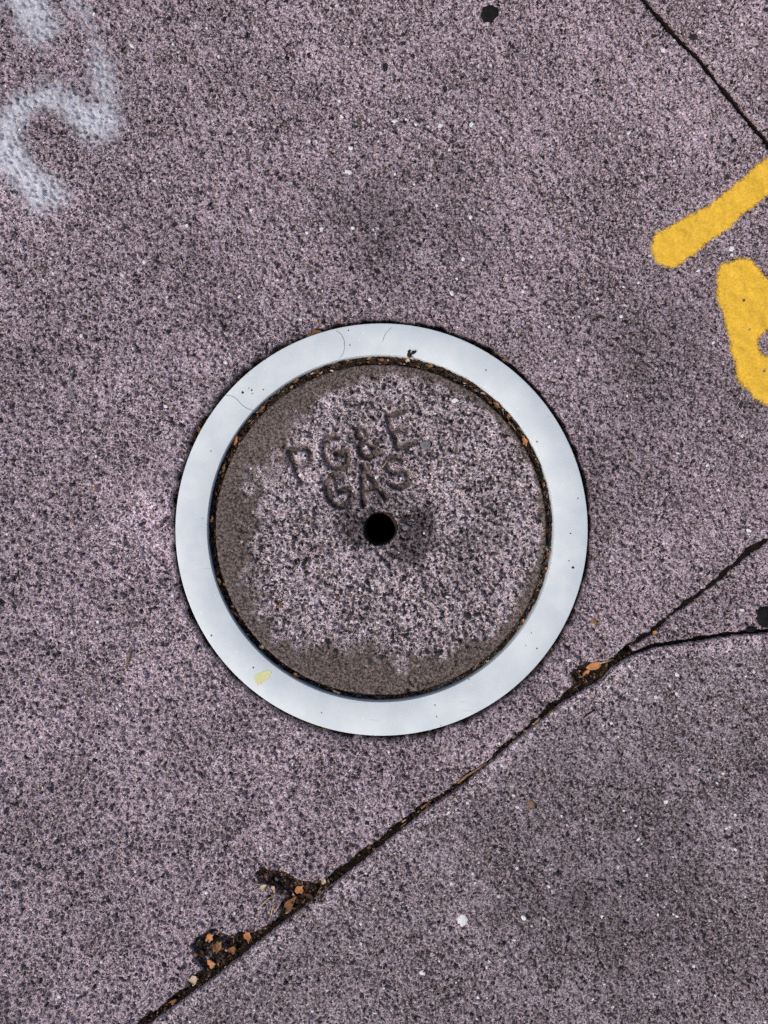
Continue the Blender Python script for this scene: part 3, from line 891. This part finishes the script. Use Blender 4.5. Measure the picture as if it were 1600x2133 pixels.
def leaf(px, py, ln, wd, rot, mat, label, curl=.25, lift=.0010, group=None, cat='leaf', name='leaf', torn=2):
    "a dry leaf scrap: pointed, ragged, cupped sheet with thickness"
    wx, wy = W(px, py); l, w = ln * S / 2, wd * S / 2
    a = math.radians(rot); ca, sa = math.cos(a), math.sin(a)
    z0 = max(surf(px, py), surf(px + ln * .3 * ca, py - ln * .3 * sa), surf(px - ln * .3 * ca, py + ln * .3 * sa)) + lift
    V, F = [], []
    k = 13
    rad = [random.uniform(.55, 1.12) for _ in range(k)]
    if not torn: rad = [random.uniform(.85, 1.1) for _ in range(k)]
    for _ in range(torn):                                # torn bites out of the outline
        rad[random.randrange(k)] *= random.uniform(.45, .7)
    tw = random.uniform(-.5, .5); fold = random.uniform(.1, .5); sk = random.uniform(-.4, .4)
    a_off = random.uniform(0, .4)
    V.append((wx, wy, z0 - fold * w * .3))
    for sc in (.38, .72, 1.0):
        for i in range(k):
            th_ = 6.2832 * i / k + a_off
            r = sc * (rad[i] if sc == 1.0 else .5 + .5 * rad[i]) 
            x = l * r * math.cos(th_); y = w * r * (math.sin(th_) * (1 - .25 * abs(math.cos(th_))) + sk * math.cos(th_) * .5)
            u, t = y / w, x / l
            z = curl * w * u * u * 1.2 + fold * w * (abs(u) - .3) + curl * .3 * l * t * t + tw * u * t * w * .6 + random.uniform(-.06, .06) * w
            V.append((wx + x * ca - y * sa, wy + x * sa + y * ca, z0 + z))
    for i in range(k):
        j = (i + 1) % k
        F.append((0, 1 + i, 1 + j))
        for q0 in (0, 1):
            F.append((1 + q0 * k + i, 1 + (q0 + 1) * k + i, 1 + (q0 + 1) * k + j, 1 + q0 * k + j))
    o = mesh_obj(name, V, F, M[mat])
    md = o.modifiers.new('thickness', 'SOLIDIFY'); md.thickness = .00018
    return tag(o, label, cat, group)

def stick(pts_px, r0, r1, mat, label, lift=.0007, z=None, group=None, cat='twig', name='twig', parent=None, k=6):
    P = []
    for i, (a, b) in enumerate(pts_px):
        wx, wy = W(a, b)
        P.append(Vector((wx, wy, (surf(a, b) if z is None else z) + lift)))
    # a stick lies on the high points under it
    if z is None:
        zz = max(p.z for p in P)
        for p in P: p.z = p.z * .3 + zz * .7
    V, F = [], []
    nP = len(P)
    for i, p in enumerate(P):
        d = (P[min(i + 1, nP - 1)] - P[max(i - 1, 0)]).normalized()
        s = d.cross(Vector((0, 0, 1))).normalized(); u = s.cross(d)
        r = r0 + (r1 - r0) * i / (nP - 1)
        for j in range(k):
            a = 6.2832 * j / k
            V.append(p + s * (r * math.cos(a)) + u * (r * math.sin(a)))
    for i in range(nP - 1):
        for j in range(k):
            j2 = (j + 1) % k
            F.append((i * k + j, i * k + j2, (i + 1) * k + j2, (i + 1) * k + j))
    F.append(tuple(range(k))[::-1]); F.append(tuple((nP - 1) * k + j for j in range(k)))
    o = mesh_obj(name, V, F, M[mat], parent)
    return tag(o, label, cat, group) if parent is None else o

# around the joint right of the ring
leaf(1238, 1387, 36, 17, 16, 'leaf_orange', 'bright orange leaf scrap on the joint below right of the ring', curl=.12, lift=.0026, torn=0)
leaf(1222, 1402, 22, 8, 42, 'leaf_orange', 'narrow orange leaf sliver just below the bright orange scrap', lift=.0018)
stick([(1249, 1381), (1262, 1378), (1278, 1373)], .0004, .0003, 'straw', 'thin straw stalk sticking out of the bright orange leaf scrap', lift=.0016)
stick([(1202, 1400), (1209, 1407), (1217, 1414)], .0004, .0003, 'twig', 'short brown twig leaning into the joint by the orange leaf')
stick([(1220, 1410), (1223, 1416), (1224, 1421)], .0004, .0003, 'straw', 'tiny bent straw below the orange leaf scraps')
leaf(1365, 1317, 15, 11, 10, 'leaf_orange', 'small pinkish leaf scrap at the meeting of the two cracks', lift=.0015)
stick([(1214, 1494), (1222, 1488), (1238, 1477)], .0006, .0005, 'black_bit', 'short dark twig on the smoother slab near the joint')
# along the ring
leaf(655, 693, 34, 13, 17, 'leaf_brown', 'curled brown leaf tucked against the upper left of the ring', curl=.5, lift=.0016, torn=0)
leaf(412, 894, 9, 17, 10, 'leaf_brown', 'brown seed husk at the left outer edge of the ring', curl=.5)
leaf(857, 676, 13, 8, -20, 'leaf_orange', 'small orange leaf bit above the top of the ring')
leaf(1052, 749, 12, 10, 20, 'leaf_brown', 'small brown leaf bit outside the upper right of the ring')
stick([(636, 1506), (662, 1516), (688, 1525)], .0003, .00025, 'needle', 'dry needle lying along the lower outer edge of the ring', lift=.001)
stick([(640, 1512), (664, 1521), (684, 1524)], .0003, .00025, 'straw', 'pale straw lying beside the needle below the ring', lift=.001)
stick([(276, 1353), (270, 1370), (262, 1392)], .00055, .0004, 'twig', 'brown twig on the pavement left of the ring')
# dried flower on the ring's top inner edge
fl = empty('dried_flower', (0, 0, 0)); tag(fl, 'tiny black dried flower on the top inner edge of the ring', 'flower')
for (a, b, r) in [(853, 741, 5), (852, 733, 3.2), (861, 736, 4), (864, 734, 3)]:
    wx, wy = W(a, b); V, F = stone_geo(r * S, r * S, r * S * .8, 8, .3)
    mesh_obj('bud', [(wx + x, wy + y, ZR + .0006 + z_) for x, y, z_ in V], F, M['black_bit'], fl)
for pts in ([(853, 741), (862, 748), (876, 752)], [(853, 741), (852, 733)], [(853, 741), (861, 736)]):
    stick(pts, .00022, .0002, 'black_bit', '', z=ZR, lift=.0006, name='stem', parent=fl)
# lid surface
stick([(896, 772), (888, 790), (880, 805)], .00025, .0002, 'needle', 'thin straw needle on the upper part of the lid', group=None)
stick([(796, 974), (802, 966), (808, 956)], .0003, .00025, 'straw', 'short straw beside the stamped S on the lid')
# straws in the long joint
stick([(954, 1632), (972, 1616), (996, 1600), (1014, 1588)], .0008, .0006, 'needle', 'long brown straw lying in the joint below the ring', lift=.0006)
stick([(878, 1689), (892, 1678), (906, 1667)], .0008, .0006, 'twig', 'thick short twig lodged in the joint below the ring')
stick([(838, 1718), (846, 1712), (851, 1707)], .0005, .0004, 'straw', 'short pale straw in the joint left of the thick twig')
stick([(1112, 1513), (1122, 1505), (1128, 1499)], .0006, .0005, 'straw', 'pale straw stub in the joint under the ring')
leaf(1147, 1487, 13, 7, 50, 'leaf_tan', 'tan leaf bit in the joint under the ring')
# litter caught in the broken corners
for a in [(622, 1856, 26, 22, 30, 'leaf_orange', 'orange leaf scrap in the dark upper litter pocket of the joint'),
          (603, 1888, 48, 22, 38, 'leaf_brown', 'broad brown leaf below the straws in the upper litter pocket'),
          (641, 1872, 24, 16, -20, 'leaf_dark', 'dark leaf in the right end of the upper litter pocket'),
          (675, 1835, 18, 14, 60, 'leaf_tan', 'pale tan leaf bit above the upper litter pocket'),
          (548, 1846, 20, 12, 20, 'leaf_tan', 'tan leaf bit at the left tip of the upper litter pocket'),
          (570, 1850, 10, 18, 5, 'leaf_tan', 'pale upright leaf sliver in the upper litter pocket'),
          (517, 1946, 18, 26, 20, 'leaf_orange', 'orange tan leaf between the two litter pockets'),
          (436, 1956, 24, 16, 50, 'leaf_orange', 'orange leaf at the top of the lower litter pocket'),
          (452, 1975, 34, 22, 70, 'leaf_brown', 'brown leaf in the middle of the lower litter pocket'),
          (481, 1982, 26, 18, 30, 'leaf_brown', 'brown leaf in the right half of the lower litter pocket'),
          (439, 2010, 18, 30, 15, 'leaf_orange', 'orange leaf near the bottom of the lower litter pocket'),
          (417, 1988, 28, 14, -50, 'leaf_dark', 'dark curled leaf at the left of the lower litter pocket'),
          (402, 2041, 28, 22, 40, 'leaf_tan', 'cream coloured leaf at the lower tip of the lower litter pocket'),
          (357, 2093, 20, 12, 35, 'leaf_brown', 'brown leaf bit in the joint near the bottom edge')]:
    leaf(*a, curl=.3, lift=.0018)
stick([(543, 1884), (560, 1868), (580, 1857)], .0004, .0003, 'straw', 'long golden straw crossing the upper litter pocket', lift=.003)
stick([(566, 1902), (569, 1888), (572, 1876)], .0004, .0003, 'straw', 'upright pale straw under the golden one', lift=.003)
stick([(572, 1896), (580, 1886), (588, 1872)], .0004, .0003, 'straw', 'slanting pale straw right of the upright one', lift=.003)
# hairs on the ring
def hair(pts, label):
    # smooth the curve
    P = np.array(pts, float)
    for _ in range(3):
        Q = [P[0]]
        for a, b in zip(P[:-1], P[1:]): Q += [a * .75 + b * .25, a * .25 + b * .75]
        P = np.array(Q + [P[-1]])
    stick([tuple(p) for p in P], .00010, .00009, 'hair', label, z=ZR, lift=.00014, cat='hair', name='hair', k=4)
hair([(700, 689), (712, 697), (719, 715), (716, 737), (708, 746)], 'curved dark hair across the top left of the ring')
hair([(471, 823), (490, 827), (503, 843), (516, 852), (530, 856)], 'wavy dark hair across the upper left of the ring')
hair([(816, 683), (803, 694), (797, 712)], 'faint short hair on the top of the ring')

# leaf scraps wedged between ring and lid
RMID = (R_LID + R_IN) / 2
def polar_px(cx, cy, r, deg):
    return (cx + r * math.cos(math.radians(deg))) / S + 800, 1066.5 - (cy + r * math.sin(math.radians(deg))) / S
COLN = {'leaf_brown': 'brown', 'leaf_dark': 'blackish', 'leaf_tan': 'tan', 'leaf_orange': 'orange'}
SCR = [(12.0, 17, 7, 'leaf_brown', 'brown leaf scrap in the gap at the very top of the lid'), (12.3, 14, 9, 'leaf_tan', 'tan leaf scrap in the gap under the tiny dried flower'),
       (12.55, 20, 8, 'leaf_brown', 'brown leaf scrap in the gap a little right of the dried flower'), (1.0, 15, 8, 'leaf_dark', 'blackish leaf scrap in the gap at the upper right of the lid'),
       (1.45, 24, 10, 'leaf_brown', 'long brown leaf scrap in the upper right gap, above the biggest orange one'), (1.95, 30, 11, 'leaf_orange', 'biggest orange leaf scrap in the gap, upper right of the lid'),
       (2.5, 15, 7, 'leaf_brown', 'brown leaf scrap in the right gap just below the biggest orange one'), (3.3, 11, 6, 'leaf_brown', 'small brown leaf scrap in the gap at the far right of the lid'),
       (4.1, 10, 6, 'leaf_orange', 'small orange leaf scrap in the gap at the lower right of the lid'), (5.0, 12, 5, 'leaf_dark', 'narrow blackish leaf scrap in the lower right gap near the rim notches'),
       (6.5, 20, 5, 'leaf_tan', 'narrow tan leaf sliver in the gap below the lid'), (7.0, 18, 8, 'leaf_orange', 'orange leaf scrap in the lower gap right of the yellow smudge'),
       (7.5, 12, 8, 'leaf_tan', 'small tan leaf scrap in the gap above the yellow smudge'), (8.0, 22, 8, 'leaf_brown', 'long brown leaf scrap in the lower left gap of the lid'),
       (8.4, 17, 7, 'leaf_orange', 'orange leaf scrap in the left gap below the middle of the lid'), (9.1, 14, 6, 'leaf_brown', 'small brown leaf scrap in the gap at the far left of the lid'),
       (9.7, 20, 8, 'leaf_brown', 'brown leaf scrap in the left gap just above the middle of the lid'), (10.05, 26, 9, 'leaf_orange', 'long orange leaf scrap in the upper left gap of the lid'),
       (10.5, 22, 10, 'leaf_brown', 'broad brown leaf scrap in the upper left gap by the wavy hair'), (11.0, 16, 8, 'leaf_brown', 'short brown leaf scrap in the upper left gap between the two long hairs'),
       (11.5, 19, 7, 'leaf_dark', 'blackish leaf scrap in the top gap under the curved hair')]
for clock, ln, wd, mt, lab in SCR:
    deg = 90 - clock * 30
    a, b = polar_px(IX, IY, RMID + random.uniform(-.0006, .0006), deg)
    leaf(a, b, ln, wd, deg + 90 + random.uniform(-22, 22), mt, lab, curl=.4, lift=random.uniform(.002, .0038), group='leaf scraps in the ring gap', name='leaf_scrap')

# uncountable crumbs filling the two gaps, the joints and the broken corners
def crumbs(name, spots, label, size=(.0006, .0022), cat='litter', mat='litter'):
    V, F, A_ = [], [], []
    for (wx, wy, z, *tan) in spots:
        l = random.uniform(*size); needle = random.random() < .25
        w = l * (random.uniform(.08, .14) if needle else random.uniform(.3, .8)); l = l * (1.9 if needle else 1)
        e = Vector((random.gauss(0, 1), random.gauss(0, 1), random.gauss(0, .35))).normalized()
        if tan:                                          # strands lie along the gap
            tg = math.radians(tan[0]); e = (e * .6 + Vector((-math.sin(tg), math.cos(tg), 0)) * random.choice((-1, 1))).normalized()
        nrm = Vector((random.gauss(0, .5), random.gauss(0, .5), 1)).normalized()
        s = e.cross(nrm).normalized() * w; e = e * l; t = nrm * .0002
        p = Vector((wx, wy, z)); b = len(V); rv = random.random()
        for q_ in (p - e, p + s * .9 - e * .2, p + e, p - s + e * .15):
            V.append(q_ + t); A_.append(rv)
        for q_ in (p - e, p + s * .9 - e * .2, p + e, p - s + e * .15):
            V.append(q_ - t); A_.append(rv)
        F += [(b, b + 1, b + 2, b + 3), (b + 7, b + 6, b + 5, b + 4), (b, b + 4, b + 5, b + 1), (b + 1, b + 5, b + 6, b + 2), (b + 2, b + 6, b + 7, b + 3), (b + 3, b + 7, b + 4, b)]
    o = mesh_obj(name, V, F, M[mat], smooth=False, attrs={'rnd': A_})
    return tag(o, label, cat, kind='stuff')
sp = []
for _ in range(5200):
    d = random.uniform(0, 360)
    if not (20 < d < 235) and random.random() < .45: continue
    r = random.uniform(R_LID - .0005, R_IN - .0004)
    sp.append((IX + r * math.cos(math.radians(d)), IY + r * math.sin(math.radians(d)), random.uniform(-.0110, -.0036 if 20 < d < 235 else -.0060), d))
crumbs('gap_litter', sp, 'dark crumbs of leaf and soil packed between ring and lid', (.0006, .0019), mat='litter_brown')
sp = []
for _ in range(2600):
    d = random.uniform(0, 360); r = random.uniform(R_OUT + .0004, R_OUT + .0048)
    sp.append((CX + r * math.cos(math.radians(d)), CY + r * math.sin(math.radians(d)), random.uniform(-.0115, -.0045)))
crumbs('rim_litter', sp, 'dark crumbs of soil around the outside of the ring', (.0004, .0012))
sp = []
for _ in range(1100):
    x = random.uniform(200, 1330); yA = np.interp(x, [p[0] for p in A_px], [p[1] for p in A_px])
    g = np.interp(x, [200, 447, 600, 760, 890, 1000, 1075, 1180, 1235, 1290, 1322], [22, 18, 20, 22, 15, 9, 11, 19, 26, 20, 7])
    wx, wy = W(x, yA - random.uniform(0.1, 1.15) * g)
    sp.append((wx, wy, random.uniform(-.0072, -.0044)))
crumbs('joint_litter', sp, 'dark soil and leaf crumbs packed into the diagonal joint', (.0006, .0018))
sp = []
for poly, _d in SP[:3]:
    pts = toW(poly); bx0, bx1 = min(p[0] for p in pts), max(p[0] for p in pts); by0, by1 = min(p[1] for p in pts), max(p[1] for p in pts)
    gx = rng.uniform(bx0, bx1, 3000); gy = rng.uniform(by0, by1, 3000)
    ins = polygon_sdf(pts, gx, gy) < -.0006
    for wx, wy in list(zip(gx[ins], gy[ins]))[:420]:
        sp.append((float(wx), float(wy), height(float(wx), float(wy)) + random.uniform(0.0, .0014)))
crumbs('pocket_litter', sp, 'brown leaf crumbs heaped in the broken edges of the slab', (.0007, .0026))
